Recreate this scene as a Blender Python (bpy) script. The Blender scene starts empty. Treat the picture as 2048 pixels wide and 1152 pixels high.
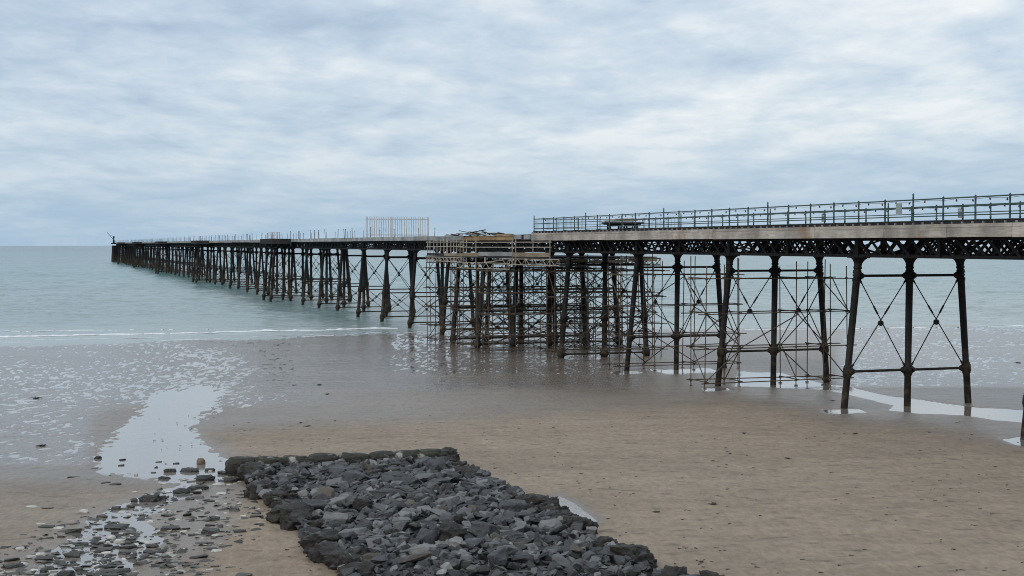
import bpy, bmesh, math, random
import numpy as np
from mathutils import Vector, Matrix, Euler, noise as mnoise
R = math.radians
rng = random.Random(7)
SC = bpy.context.scene
COL = SC.collection
F = 2844.0; CAMZ = 8.68; PITCH = R(1.762)
SEA = -0.85

# ------------------------------------------------------------------ helpers
def tag(o, label=None, cat=None, group=None, kind=None):
    if label: o['label'] = label
    if cat: o['category'] = cat
    if group: o['group'] = group
    if kind: o['kind'] = kind
    return o

def empty(name, loc=(0, 0, 0), rz=0.0):
    o = bpy.data.objects.new(name, None); COL.objects.link(o)
    o.location = loc; o.rotation_euler = (0, 0, rz); o.empty_display_size = 0.3
    return o

class MB:
    def __init__(s): s.v = []; s.f = []; s.sm = []
    def add(s, vs, fs, smooth=False):
        b = len(s.v); s.v += [tuple(p) for p in vs]
        s.f += [tuple(i + b for i in f) for f in fs]; s.sm += [smooth] * len(fs)
    def box(s, x0, x1, y0, y1, z0, z1):
        s.add([(x0,y0,z0),(x1,y0,z0),(x1,y1,z0),(x0,y1,z0),(x0,y0,z1),(x1,y0,z1),(x1,y1,z1),(x0,y1,z1)],
              [(3,2,1,0),(4,5,6,7),(0,1,5,4),(1,2,6,5),(2,3,7,6),(3,0,4,7)])
    def bar(s, p, q, a, b, side=None):
        """rectangular bar p-q, a = size along 'side', b = size across"""
        p = Vector(p); q = Vector(q); d = (q - p).normalized()
        sd = Vector(side) if side else (Vector((0,0,1)) if abs(d.z) < .9 else Vector((1,0,0)))
        sd = (sd - d * sd.dot(d)).normalized(); o = d.cross(sd)
        vs = []
        for c in (p, q):
            for i, j in ((-1,-1),(1,-1),(1,1),(-1,1)):
                vs.append(c + sd * (a/2*i) + o * (b/2*j))
        s.add(vs, [(3,2,1,0),(4,5,6,7),(0,1,5,4),(1,2,6,5),(2,3,7,6),(3,0,4,7)])
    def lathe(s, p, q, prof, n=10, smooth=True):
        """prof: list of (fraction along p-q, radius)"""
        p = Vector(p); q = Vector(q); d = (q - p).normalized()
        a = Vector((1,0,0)) if abs(d.x) < .8 else Vector((0,1,0))
        a = (a - d * a.dot(d)).normalized(); b = d.cross(a)
        vs = []; fs = []
        for (k, r) in prof:
            c = p.lerp(q, k)
            for i in range(n):
                t = 2*math.pi*i/n
                vs.append(c + a*(r*math.cos(t)) + b*(r*math.sin(t)))
        m = len(prof)
        for j in range(m-1):
            for i in range(n):
                fs.append((j*n+i, j*n+(i+1)%n, (j+1)*n+(i+1)%n, (j+1)*n+i))
        s.add(vs, fs, smooth)
        s.add(vs[:n], [tuple(range(n))[::-1]]); s.add(vs[-n:], [tuple(range(n))])
    def tube(s, p, q, r, r2=None, n=6):
        s.lathe(p, q, [(0, r), (1, r if r2 is None else r2)], n)
    def build(s, name, mat, parent=None):
        me = bpy.data.meshes.new(name); me.from_pydata(s.v, [], s.f); me.update()
        me.polygons.foreach_set('use_smooth', s.sm)
        me.materials.append(mat)
        o = bpy.data.objects.new(name, me); COL.objects.link(o)
        if parent: o.parent = parent
        return o

def dup(o, parent=None):
    c = o.copy(); COL.objects.link(c)
    if parent is not None: c.parent = parent
    return c

ONES = ['', 'first','second','third','fourth','fifth','sixth','seventh','eighth','ninth','tenth','eleventh','twelfth','thirteenth',
        'fourteenth','fifteenth','sixteenth','seventeenth','eighteenth','nineteenth','twentieth']
def ordw(n):
    if n <= 20: return ONES[n]
    return {2:'twenty',3:'thirty',4:'forty',5:'fifty'}[n//10] + '-' + ONES[n%10] if n % 10 else {3:'thirtieth',4:'fortieth',5:'fiftieth'}[n//10]

# ------------------------------------------------------------------ materials
class NT:
    def __init__(s, name):
        s.m = bpy.data.materials.new(name); s.m.use_nodes = True
        s.t = s.m.node_tree; s.t.nodes.clear()
        s.out = s.n('ShaderNodeOutputMaterial'); s.b = s.n('ShaderNodeBsdfPrincipled')
        s.l(s.b.outputs[0], s.out.inputs[0])
    def n(s, ty, **k):
        o = s.t.nodes.new(ty)
        for a, v in k.items(): setattr(o, a, v)
        return o
    def l(s, a, b): s.t.links.new(a, b)
    def pos(s, scale=(1,1,1), obj=False):
        g = s.n('ShaderNodeTexCoord').outputs['Object'] if obj else s.n('ShaderNodeNewGeometry').outputs['Position']
        m = s.n('ShaderNodeMapping'); m.inputs['Scale'].default_value = scale
        s.l(g, m.inputs[0]); return m.outputs[0]
    def noise(s, vec, scale, detail=4, rough=.55):
        o = s.n('ShaderNodeTexNoise'); s.l(vec, o.inputs['Vector'])
        o.inputs['Scale'].default_value = scale; o.inputs['Detail'].default_value = detail; o.inputs['Roughness'].default_value = rough
        return o.outputs[0]
    def ramp(s, fac, stops):
        o = s.n('ShaderNodeValToRGB'); e = o.color_ramp.elements
        while len(e) < len(stops): e.new(.5)
        for i, (p, c) in enumerate(stops):
            e[i].position = p; e[i].color = (*c, 1) if isinstance(c, tuple) else (c, c, c, 1)
        s.l(fac, o.inputs[0]); return o.outputs[0]
    def mix(s, fac, a, b, mode='MIX'):
        o = s.n('ShaderNodeMix', data_type='RGBA', blend_type=mode)
        for sk, v in ((o.inputs[0], fac), (o.inputs[6], a), (o.inputs[7], b)):
            if isinstance(v, (int, float)): sk.default_value = v
            elif isinstance(v, tuple): sk.default_value = (*v, 1)
            else: s.l(v, sk)
        return o.outputs[2]
    def math(s, op, a, b=0.0, clamp=False):
        o = s.n('ShaderNodeMath', operation=op, use_clamp=clamp)
        for sk, v in ((o.inputs[0], a), (o.inputs[1], b)):
            if isinstance(v, (int, float)): sk.default_value = v
            else: s.l(v, sk)
        return o.outputs[0]
    def bump(s, h, dist, strength=1.0, prev=None):
        o = s.n('ShaderNodeBump'); o.inputs['Strength'].default_value = strength; o.inputs['Distance'].default_value = dist
        s.l(h, o.inputs['Height'])
        if prev is not None: s.l(prev, o.inputs['Normal'])
        s.l(o.outputs[0], s.b.inputs['Normal']); return o.outputs[0]
    def set(s, **k):
        for a, v in k.items():
            sk = s.b.inputs[a.replace('_', ' ')]
            if isinstance(v, (int, float)): sk.default_value = v
            elif isinstance(v, tuple): sk.default_value = (*v, 1)
            else: s.l(v, sk)
        return s

def mat_iron():
    t = NT('weathered iron')
    p = t.pos()
    n1 = t.noise(p, 2.2, 6); n2 = t.noise(p, 9, 4)
    clean = t.ramp(n2, [(.3, (.003,.003,.004)), (.75, (.0095,.009,.0105))])
    rust = t.ramp(n1, [(.3, (.02,.014,.011)), (.52, (.045,.034,.02)), (.75, (.125,.092,.052))])
    sep = t.n('ShaderNodeSeparateXYZ'); t.l(t.n('ShaderNodeNewGeometry').outputs['Position'], sep.inputs[0])
    mr = t.n('ShaderNodeMapRange'); t.l(sep.outputs[2], mr.inputs[0])
    mr.inputs[1].default_value = 4.2; mr.inputs[2].default_value = 1.0; mr.inputs[3].default_value = 0.08; mr.inputs[4].default_value = 0.75
    f = t.math('MULTIPLY', mr.outputs[0], t.ramp(n1, [(.36, 0.25), (.6, 1.0)]), True)
    t.set(Base_Color=t.mix(f, clean, rust), Roughness=.72, Specular_IOR_Level=.3)
    t.bump(t.noise(p, 18, 4), .03, .7)
    return t.m
def mat_simple(name, c0, c1, scale=4, rough=.7, stretch=(1,1,1), bump=.01, bs=20, metal=0.0, obj=False):
    t = NT(name); p = t.pos(stretch, obj)
    t.set(Base_Color=t.ramp(t.noise(p, scale, 6), [(.28, c0), (.72, c1)]), Roughness=rough, Metallic=metal, Specular_IOR_Level=.35)
    if bump: t.bump(t.noise(p, bs, 4), bump, .6)
    return t.m
def mat_timber(name, c0, c1, c2, stain=False):
    t = NT(name); p = t.pos((7,.45,7), True)
    grain = t.noise(p, 2.6, 8, .65); blot = t.noise(t.pos((1,1,1)), .55, 4)
    isl = t.n('ShaderNodeObjectInfo').outputs['Random']
    col = t.ramp(grain, [(.25, c0), (.5, c1), (.75, c2)])
    col = t.mix(t.ramp(blot, [(.38, 0.0), (.62, .75)]), col, (c0[0]*.75, c0[1]*.76, c0[2]*.82))
    col = t.mix(.7, col, t.ramp(isl, [(0, .62), (1, 1.0)]), 'MULTIPLY')
    if stain:
        st = t.noise(t.pos((1,1,1)), .33, 5)
        col = t.mix(t.ramp(st, [(.57, 0.0), (.68, .7)]), col, (.24,.13,.06))
        gr = t.noise(t.pos((1,1,2.5)), .8, 5)
        col = t.mix(t.ramp(gr, [(.58, 0.0), (.75, .4)]), col, (.11,.115,.06))
    t.set(Base_Color=col, Roughness=.85, Specular_IOR_Level=.2)
    t.bump(grain, .012, .7)
    return t.m
M = {}
M['iron'] = mat_iron()
M['fascia'] = mat_timber('weathered fascia timber', (.30,.265,.225), (.50,.455,.40), (.68,.63,.57), True)
M['oldfascia'] = mat_timber('old grey fascia timber', (.20,.20,.195), (.34,.345,.34), (.46,.465,.46))
M['darkwood'] = mat_timber('dark wet timber', (.018,.017,.018), (.035,.032,.034), (.06,.056,.055))
M['newwood'] = mat_timber('new tan timber', (.26,.16,.075), (.42,.28,.15), (.55,.40,.24))
M['greywood'] = mat_timber('grey scaffold boards', (.15,.12,.08), (.28,.23,.16), (.40,.34,.26))
M['rail'] = mat_simple('green railing paint', (.018,.045,.041), (.045,.09,.082), 3, .5, bump=0)
M['tube'] = mat_simple('rusty scaffold tube', (.028,.02,.014), (.12,.092,.066), 3, .65, bump=0)
M['alu'] = mat_simple('pale scaffold metal', (.20,.17,.13), (.46,.42,.35), 2.5, .5, bump=0)
M['gal'] = mat_simple('galvanised fence steel', (.42,.44,.46), (.62,.64,.66), 3, .45, bump=0)
M['sign'] = mat_simple('pale sign board', (.22,.26,.27), (.30,.35,.36), 3, .5, bump=0)
M['bulb'] = mat_simple('dark bulb', (.02,.02,.025), (.05,.05,.05), 6, .25, bump=0)
M['redbulb'] = mat_simple('red bulb', (.12,.02,.018), (.16,.03,.025), 6, .25, bump=0)

def mat_rock(name, ramp, bumpd=.05, green=0.0, pale=0.0):
    t = NT(name)
    p = t.pos(obj=False)
    rnd = t.n('ShaderNodeNewGeometry').outputs['Random Per Island']
    col = t.ramp(rnd, ramp)
    n = t.noise(p, 3.5, 8, .62); fine = t.noise(p, 22, 6, .7)
    col = t.mix(.85, col, t.ramp(n, [(.3, .5), (.7, 1.45)]), 'MULTIPLY')
    col = t.mix(t.ramp(fine, [(.62, 0.0), (.78, .35)]), col, (.2,.2,.19))
    if green:
        g = t.noise(p, 1.1, 5)
        col = t.mix(t.ramp(g, [(.5, 0.0), (.68, green)]), col, (.05,.048,.022))
    if pale:
        g = t.noise(p, 1.7, 6)
        col = t.mix(t.ramp(g, [(.60, 0.0), (.68, pale)]), col, (.42,.42,.38))
    t.set(Base_Color=col, Roughness=t.ramp(n, [(.3, .38), (.7, .75)]), Specular_IOR_Level=.45)
    b = t.bump(n, bumpd*2.0, .8)
    t.bump(fine, bumpd*.6, .8, b)
    return t.m
SL = [(0, (.022,.023,.025)), (.3, (.046,.0475,.052)), (.6, (.074,.076,.081)), (.85, (.125,.127,.129)), (1, (.21,.21,.20))]
M['slate'] = mat_rock('slate rubble', SL, .03, .25)
M['slatepale'] = mat_rock('pale slate', [(0, (.10,.103,.107)), (1, (.20,.20,.195))], .03)
M['slatedark'] = mat_rock('dark slate', [(0, (.024,.0255,.029)), (1, (.056,.059,.065))], .03, .2)
M['slatebrown'] = mat_rock('brownish slate', [(0, (.05,.042,.034)), (1, (.11,.093,.073))], .04, .3)
M['boulder'] = mat_rock('weed covered boulder', [(0, (.020,.017,.015)), (.5, (.042,.036,.032)), (1, (.075,.065,.057))], .14, .4)
M['kerbstone'] = mat_rock('mossy kerb stone', [(0, (.022,.022,.016)), (1, (.045,.043,.032))], .06, .5, .75)
M['stonewet'] = mat_rock('wet beach stone', [(0, (.022,.022,.021)), (.6, (.05,.05,.046)), (1, (.10,.096,.085))], .03, .5)
M['stonepale'] = mat_rock('pale beach stone', [(0, (.26,.25,.2)), (1, (.55,.54,.5))], .02)
M['stonebrown'] = mat_rock('brown beach stone', [(0, (.10,.07,.045)), (1, (.16,.12,.08))], .02)
M['weed'] = mat_simple('dark seaweed', (.012,.011,.008), (.045,.035,.02), 8, .5, bump=.01)

def mat_sand():
    t = NT('beach sand')
    at = t.n('ShaderNodeAttribute', attribute_name='wet').outputs['Fac']
    p = t.pos()
    big = t.noise(t.pos((.05,.16,.1)), 1.0, 5)
    med = t.noise(t.pos((.6,.9,1)), 1.0, 6)
    fine = t.noise(t.pos((5,2.2,5)), 1.0, 5, .6)
    dry = t.mix(t.ramp(big, [(.3, 0.0), (.7, 1.0)]), (.28,.222,.164), (.352,.284,.212))
    wetc = t.mix(t.ramp(big, [(.3, 0.0), (.7, 1.0)]), (.130,.099,.073), (.18,.139,.104))
    col = t.mix(at, dry, wetc)
    col = t.mix(.6, col, t.ramp(med, [(.3, .72), (.7, 1.12)]), 'MULTIPLY')
    col = t.mix(.9, col, t.ramp(fine, [(.3, .74), (.7, 1.15)]), 'MULTIPLY')
    dash = t.noise(t.pos((1.3,2.4,1)), 1.0, 3, .5)
    col = t.mix(t.ramp(dash, [(.60, 0.0), (.72, .5)]), col, (.075,.06,.045))
    rough = t.ramp(at, [(0, .8), (.5, .5), (.85, .30), (1, .14)])
    t.set(Base_Color=col, Roughness=rough, Specular_IOR_Level=t.ramp(at, [(0, .12), (.45, .22), (.85, .36), (1, .5)]))
    b = t.bump(fine, .08, .7)
    t.bump(med, .16, .7, b)
    return t.m
M['sand'] = mat_sand()
def mat_water():
    t = NT('pool water'); p = t.pos((1,1,1))
    t.set(Base_Color=(.23,.205,.18), Roughness=.08, Specular_IOR_Level=.9)
    t.bump(t.noise(t.pos((2.5,1.2,1)), 1.0, 4), .02, .35)
    return t.m
M['pool'] = mat_water()
def mat_sea():
    t = NT('sea water')
    a = t.noise(t.pos((.32,.62,1)), 1.0, 6, .6)
    b = t.noise(t.pos((.045,.13,1)), 1.0, 4, .55)
    c = t.noise(t.pos((.0035,.011,1)), 1.0, 4, .55)
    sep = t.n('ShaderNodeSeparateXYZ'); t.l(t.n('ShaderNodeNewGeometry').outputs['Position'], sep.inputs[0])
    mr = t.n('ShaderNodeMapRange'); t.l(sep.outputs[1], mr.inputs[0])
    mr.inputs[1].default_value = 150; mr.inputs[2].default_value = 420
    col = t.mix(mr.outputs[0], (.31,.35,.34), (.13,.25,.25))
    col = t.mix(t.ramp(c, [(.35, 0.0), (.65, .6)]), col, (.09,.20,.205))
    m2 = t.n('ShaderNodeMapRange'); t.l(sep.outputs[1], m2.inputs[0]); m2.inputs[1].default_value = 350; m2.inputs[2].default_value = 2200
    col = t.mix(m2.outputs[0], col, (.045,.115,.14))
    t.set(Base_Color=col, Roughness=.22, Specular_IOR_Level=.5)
    n = t.bump(b, .9, .55)
    t.bump(a, .42, .6, n)
    return t.m
M['sea'] = mat_sea()
M['foam'] = mat_simple('sea foam', (.6,.64,.66), (.82,.84,.85), 5, .8, bump=.05, bs=6)

# ------------------------------------------------------------------ world, sun, camera
SUN_EL, SUN_AZ = R(40), R(-140)      # azimuth measured from +Y towards +X
def world():
    w = bpy.data.worlds.new("World"); SC.world = w; w.use_nodes = True
    t = w.node_tree; t.nodes.clear()
    def n(ty, **k):
        o = t.nodes.new(ty)
        for a, v in k.items(): setattr(o, a, v)
        return o
    def mth(op, a, b=0.0, clamp=False):
        o = n('ShaderNodeMath', operation=op, use_clamp=clamp)
        for sk, v in ((o.inputs[0], a), (o.inputs[1], b)):
            if isinstance(v, (int, float)): sk.default_value = v
            else: t.links.new(v, sk)
        return o.outputs[0]
    def mix(fac, a, b, mode='MIX'):
        o = n('ShaderNodeMix', data_type='RGBA', blend_type=mode)
        for sk, v in ((o.inputs[0], fac), (o.inputs[6], a), (o.inputs[7], b)):
            if isinstance(v, (int, float)): sk.default_value = v
            elif isinstance(v, tuple): sk.default_value = (*v, 1)
            else: t.links.new(v, sk)
        return o.outputs[2]
    def ramp(fac, stops):
        o = n('ShaderNodeValToRGB'); e = o.color_ramp.elements
        while len(e) < len(stops): e.new(.5)
        for i, (p, c) in enumerate(stops):
            e[i].position = p; e[i].color = (*c, 1) if isinstance(c, tuple) else (c, c, c, 1)
        t.links.new(fac, o.inputs[0]); return o.outputs[0]
    def noise(vec, scale, detail, rough, dist=0.0):
        o = n('ShaderNodeTexNoise'); t.links.new(vec, o.inputs['Vector'])
        o.inputs['Scale'].default_value = scale; o.inputs['Detail'].default_value = detail
        o.inputs['Roughness'].default_value = rough; o.inputs['Distortion'].default_value = dist
        return o.outputs[0]
    tc = n('ShaderNodeTexCoord'); sep = n('ShaderNodeSeparateXYZ'); t.links.new(tc.outputs['Generated'], sep.inputs[0])
    zc = mth('MAXIMUM', sep.outputs[2], 0.004)
    comb = n('ShaderNodeCombineXYZ')
    t.links.new(sep.outputs[0], comb.inputs[0]); t.links.new(sep.outputs[1], comb.inputs[1]); t.links.new(zc, comb.inputs[2])
    sky = n('ShaderNodeTexSky', sky_type='NISHITA'); sky.sun_disc = False
    sky.sun_elevation = SUN_EL; sky.sun_rotation = SUN_AZ
    sky.air_density = 1.2; sky.dust_density = 1.5
    t.links.new(comb.outputs[0], sky.inputs[0])
    zz = mth('ADD', zc, 0.115)
    px = mth('DIVIDE', sep.outputs[0], zz); py = mth('DIVIDE', sep.outputs[1], zz)
    cv = n('ShaderNodeCombineXYZ'); t.links.new(px, cv.inputs[0]); t.links.new(py, cv.inputs[1])
    def mp(scale, loc=(0,0,0)):
        m = n('ShaderNodeMapping'); m.inputs['Scale'].default_value = scale; m.inputs['Location'].default_value = loc
        t.links.new(cv.outputs[0], m.inputs[0]); return m.outputs[0]
    big = noise(mp((.55,.50,1), (3.1,1.7,0)), 1.0, 3, .5, .4)
    midn = noise(mp((2.3,1.75,1), (8.3,2.2,0)), 1.0, 8, .52, .35)
    fin = noise(mp((7.5,5.2,1), (1.3,9.2,0)), 1.0, 7, .58, .3)
    s = mth('ADD', mth('ADD', mth('MULTIPLY', big, .46), mth('MULTIPLY', midn, .46)), mth('MULTIPLY', fin, .22))
    K = 10.0   # background strength is 0.1
    c = lambda r, g, b: (r*K, g*K, b*K)
    cl = ramp(s, [(.41, (.36,.455,.585)), (.485, (.445,.54,.655)), (.545, (.53,.61,.70)), (.61, (.635,.695,.75)), (.69, (.78,.80,.815))])
    cl = mix(1.0, cl, (K, K, K), 'MULTIPLY')
    # the clear blue strip low over the horizon
    low = ramp(zc, [(0.0, 1.0), (.035, .85), (.075, .25), (.12, 0.0)])
    lowf = mth('MULTIPLY', low, ramp(s, [(.42, .92), (.68, .74)]))
    cl = mix(lowf, cl, c(.315,.46,.61))
    col = mix(.90, sky.outputs[0], cl)
    bg = n('ShaderNodeBackground'); bg.inputs[1].default_value = 0.1
    t.links.new(col, bg.inputs[0])
    o = n('ShaderNodeOutputWorld'); t.links.new(bg.outputs[0], o.inputs[0])
world()
sd = bpy.data.lights.new('sun', 'SUN'); sd.energy = 1.15; sd.angle = R(22); sd.color = (1, .95, .88)
so = bpy.data.objects.new('sun', sd); COL.objects.link(so)
sv = Vector((math.sin(SUN_AZ)*math.cos(SUN_EL), math.cos(SUN_AZ)*math.cos(SUN_EL), math.sin(SUN_EL)))
so.rotation_euler = sv.to_track_quat('Z', 'Y').to_euler(); so.location = (0, 0, 60)
cd = bpy.data.cameras.new('camera'); cam = bpy.data.objects.new('camera', cd); COL.objects.link(cam)
cd.sensor_width = 36; cd.lens = F/2048*36; cd.clip_end = 40000; cd.clip_start = .1
cam.location = (0, 0, CAMZ); cam.rotation_euler = (R(90) - PITCH, 0, 0); SC.camera = cam
SC.view_settings.view_transform = 'Standard'; SC.view_settings.look = 'None'
SC.view_settings.exposure = 0.24; SC.view_settings.gamma = 1.0
SC.cycles.filter_width = 1.0

# ------------------------------------------------------------------ terrain
SHX = [-900, -120, -50, -32, -13, 0, 20, 60, 200, 900]
SHY = [-150, 114, 140, 149, 160, 165, 169, 171, 171, 128]
DD = [-3000, -400, -60, -20, 0, 8, 20, 45, 60, 75, 90, 110, 160, 400]
DZ = [-14, -6, -1.75, -1.15, -.94, -.85, -.74, -.56, -.40, -.17, .07, .42, 1.3, 5]
def base_np(X, Y):
    return np.interp(np.interp(X, SHX, SHY) - Y, DD, DZ)
def base(x, y): return float(base_np(np.array(x), np.array(y)))
def ray(px, py):
    v = Vector(((px-1024)/F, (576-py)/F, -1.0)); v.rotate(Euler((R(90)-PITCH, 0, 0))); return v
def G(px, py, up=0.0):
    """the point of the beach that the measured photo position stands on"""
    d = ray(px, py); z = 0.0
    for _ in range(12):
        k = (z + up - CAMZ)/d.z; x, y = d.x*k, d.y*k; z = base(x, y)
    return Vector((x, y, z))
def topx(X, Y, Z):
    dz = Z - CAMZ; ca, sa = math.cos(PITCH), math.sin(PITCH)
    dep = Y*ca - dz*sa; up = Y*sa + dz*ca
    return 1024 + F*X/dep, 576 - F*up/dep
def hash2(ix, iy, seed):
    n = (ix.astype(np.int64)*374761393 + iy.astype(np.int64)*668265263 + seed*974634777) & 0x7fffffff
    n = (n ^ (n >> 13)) * 1274126177 & 0x7fffffff
    return ((n ^ (n >> 16)) & 0xffff)/65535.0
def vnoise(x, y, seed):
    ix = np.floor(x); iy = np.floor(y); fx = x-ix; fy = y-iy
    fx = fx*fx*(3-2*fx); fy = fy*fy*(3-2*fy)
    a = hash2(ix, iy, seed); b = hash2(ix+1, iy, seed); c = hash2(ix, iy+1, seed); d = hash2(ix+1, iy+1, seed)
    return (a*(1-fx)+b*fx)*(1-fy) + (c*(1-fx)+d*fx)*fy
def fbm(x, y, seed, octv=4, rough=.5):
    s = 0; a = 1; t = 0
    for o in range(octv):
        s = s + a*vnoise(x*2**o + 17.3*o, y*2**o + 9.1*o, seed+o); t += a; a *= rough
    return s/t - .5
def sstep(x, a, b):
    t = np.clip((x-a)/(b-a), 0, 1); return t*t*(3-2*t)
def poly_sd(px, py, poly):
    """signed distance (negative inside) to a polygon"""
    best = np.full(px.shape, 1e9); ins = np.zeros(px.shape, bool)
    n = len(poly)
    for i in range(n):
        x0, y0 = poly[i]; x1, y1 = poly[(i+1) % n]
        dx, dy = x1-x0, y1-y0
        t = np.clip(((px-x0)*dx + (py-y0)*dy)/(dx*dx+dy*dy+1e-9), 0, 1)
        best = np.minimum(best, np.hypot(px-x0-t*dx, py-y0-t*dy))
        c = ((y0 > py) != (y1 > py)) & (px < (x1-x0)*(py-y0)/(y1-y0+1e-12)+x0)
        ins ^= c
    return np.where(ins, -best, best)

# rubble bed outline on the beach (photo measured feet)
BED = [(482,938),(520,1000),(582,1055),(648,1118),(702,1180),(745,1260),(1650,1260),(1425,1172),(1288,1126),(1215,1084),(1150,1045),(1072,1005),(995,966),(930,936),(886,919)]
BEDW = [G(x, y, 0.0 if 0 < i < 6 else .2) for i, (x, y) in enumerate(BED)]
BEDP = [(p.x, p.y) for p in BEDW]

def terrain():
    ratios = np.concatenate([[-6,-4,-3,-2.2,-1.6,-1.2,-.9,-.7,-.58,-.5], np.linspace(-.44,.44,780), [.5,.58,.7,.9,1.2,1.6,2.2,3,4,6]])
    ys = []
    y = 495.0
    rows = [8, 12, 16, 20, 24, 27]
    q = 1240.0
    while q > 596:
        rows.append(8.4*F/(q-488.5)); q -= 1.9
    rows += [250, 280, 330, 400, 600, 1000, 2000, 6500]
    rows = np.array(rows)
    Y = np.repeat(rows[:,None], len(ratios), 1); X = Y*ratios[None,:]
    b = base_np(X, Y)
    PX, PY = topx(X, Y, b)
    inside = (PX > -400) & (PX < 2500)
    nz = fbm(X*.35, Y*.12, 5, 5, .6)              # ragged outlines
    nfine = 1.0*fbm(X*4.0, Y*1.8, 31, 3, .62) + .16*fbm(X*1.0, Y*.42, 131, 3, .5)          # ripples
    nrip = fbm(X*3.4, Y*1.5, 231, 2, .5)
    nbig = fbm(X*.05, Y*.06, 77, 3)
    jx = PX + nz*46; jy = PY + fbm(X*.3, Y*.1, 91, 4)*14
    # drier ground: a bank in front of the pier and a patch at the lower left
    dry1 = [(395,862),(480,848),(700,836),(1000,822),(1300,800),(1460,790),(1600,812),(1680,832),(1850,842),(2048,880),(2700,960),(2700,1500),(650,1500),(430,1200),(470,940),(420,890)]
    dry2 = [(-400,965),(150,955),(330,962),(330,985),(200,1030),(80,1110),(-400,1200)]
    dry3 = [(380,1110),(520,1050),(640,1150),(640,1400),(300,1400),(330,1180)]
    wet = np.full(X.shape, .80)
    for dp, amt in ((dry1, .62), (dry2, .38), (dry3, .5)):
        d = poly_sd(jx, jy*2.0, [(x, y*2.0) for x, y in dp])
        wet -= amt*sstep(-d, -24, 70)
    wet -= .10*sstep(PX, 1500, 1900)*sstep(PY, 640, 700)*(1-sstep(PY, 760, 800))
    wet += .22*nbig
    wet = np.clip(wet, .08, 1)
    wet = np.where(PY < 690, np.maximum(wet, .92), wet)
    # water lying on the beach: stream on the left, pools round the pier feet on the right
    stream = [(352,780),(400,772),(440,790),(428,812),(385,852),(402,888),(440,915),(478,940),(470,955),(420,968),(380,990),(318,1012),(290,1040),(330,1075),(320,1105),(260,1152),(200,1200),(20,1200),(60,1150),(95,1120),(165,1075),(180,1045),(240,1012),(330,978),(352,968),(300,955),(205,945),(200,915),(228,878),(272,836),(318,785)]
    pool1 = [(1478,741),(1560,745),(1655,768),(1700,774),(1780,793),(1845,800),(1890,807),(1955,815),(2060,820),(2300,840),(2300,860),(2060,844),(1990,837),(1945,830),(1840,824),(1778,818),(1786,808),(1715,792),(1655,778),(1560,774),(1468,770)]
    pools = [pool1, [(1650,820),(1720,818),(1735,824),(1690,827),(1660,826)], [(2005,877),(2060,868),(2140,880),(2060,892),(2030,887)],
             [(1225,744),(1275,742),(1290,747),(1240,750)], [(1300,739),(1420,736),(1440,744),(1340,748)], [(1405,776),(1450,774),(1460,780),(1415,782)],
             [(1118,990),(1150,1005),(1195,1040),(1175,1050),(1130,1030),(1100,1005)]]
    h = b + .05*nbig
    lev = np.full(X.shape, -.3)
    # speckled shallow water on the flat wet sand
    flatm = np.clip(1 - sstep(jy, 800, 850) , 0, 1)*(1 - sstep(PX, 560, 760)) + (1-sstep(jy, 800, 850))*sstep(PX, 560, 760)*(1-sstep(PX, 1000, 1120))*.75
    flatm = flatm + (1 - sstep(PX, 150, 330))*sstep(jy, 800, 850)*(1 - sstep(jy, 925, 955))
    film = sstep(PX, 600, 800)*(1 - sstep(PX, 1180, 1400))*(1 - sstep(jy, 742, 800))
    flatm = np.maximum(flatm, film)
    fr = sstep(PX, 1560, 1700)*(1 - sstep(PY, 770, 800))
    flatm = np.clip(flatm + fr, 0, 1)*inside
    ripA = .004 + .016*np.clip(flatm, 0, 1)
    h = h + ripA*2*nfine*1.9 + nrip*(.020 + .018*sstep(wet, .3, .8))
    lev = lev*(1-flatm) + flatm*(-.0108 + .05*nbig + .022*fbm(X*.09, Y*.05, 55, 3)) + film*.004 - fr*.0018 + .0022*sstep(PX, 480, 620)*flatm
    sdv = poly_sd(PX + nz*30, (PY + nz*10)*2.2, [(x, y*2.2) for x, y in stream])
    halo = 1 - sstep(sdv, 0, 95)
    lev = np.where(halo > 0, np.maximum(lev, lev*(1-halo) + halo*(.05*nbig - .012)), lev)
    ch = sstep(-sdv - 26*nrip, -16, 26)
    h -= .07*ch
    h += .035*nfine*halo
    up_ = poly_sd(PX + nz*60, (PY + nz*20)*2.2, [(x, y*2.2) for x, y in [(330,694),(480,690),(490,740),(500,790),(420,815),(340,800)]])
    lev = np.maximum(lev, np.where(up_ < 60, .05*nbig - .002 - .012*sstep(up_, -50, 60), -.3))
    for p in pools:
        sp = poly_sd(PX + nz*18, (PY + nz*7)*3.0, [(x, y*3.0) for x, y in p])
        cp = sstep(-sp, -9, 9)
        h -= .12*cp
        lev = np.maximum(lev, np.where(cp > .02, .05*nbig - .045, -.3))
        wet = np.maximum(wet, .9*(1 - sstep(sp, 0, 40)))
    wet = np.maximum(wet, .85*(1 - sstep(sdv, 0, 50)))
    wet = np.maximum(wet, .97*flatm)
    wet = np.maximum(wet, .955*sstep(PX, 420, 560)*(1 - sstep(PX, 1250, 1450))*(1 - sstep(jy, 770, 825)))
    wl = b + lev
    nr, nc = X.shape
    def grid(name, Z, keep, mat):
        idx = np.arange(nr*nc).reshape(nr, nc)
        fa = np.stack([idx[:-1,:-1], idx[:-1,1:], idx[1:,1:], idx[1:,:-1]], -1)
        fa = fa[keep] if keep is not None else fa.reshape(-1, 4)
        used, inv = np.unique(fa.ravel(), return_inverse=True)
        co = np.stack([X.ravel()[used], Y.ravel()[used], Z.ravel()[used]], -1)
        me = bpy.data.meshes.new(name)
        me.vertices.add(len(used)); me.vertices.foreach_set('co', co.ravel())
        nf = len(fa)
        me.loops.add(nf*4); me.loops.foreach_set('vertex_index', inv.astype(np.int32))
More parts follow.
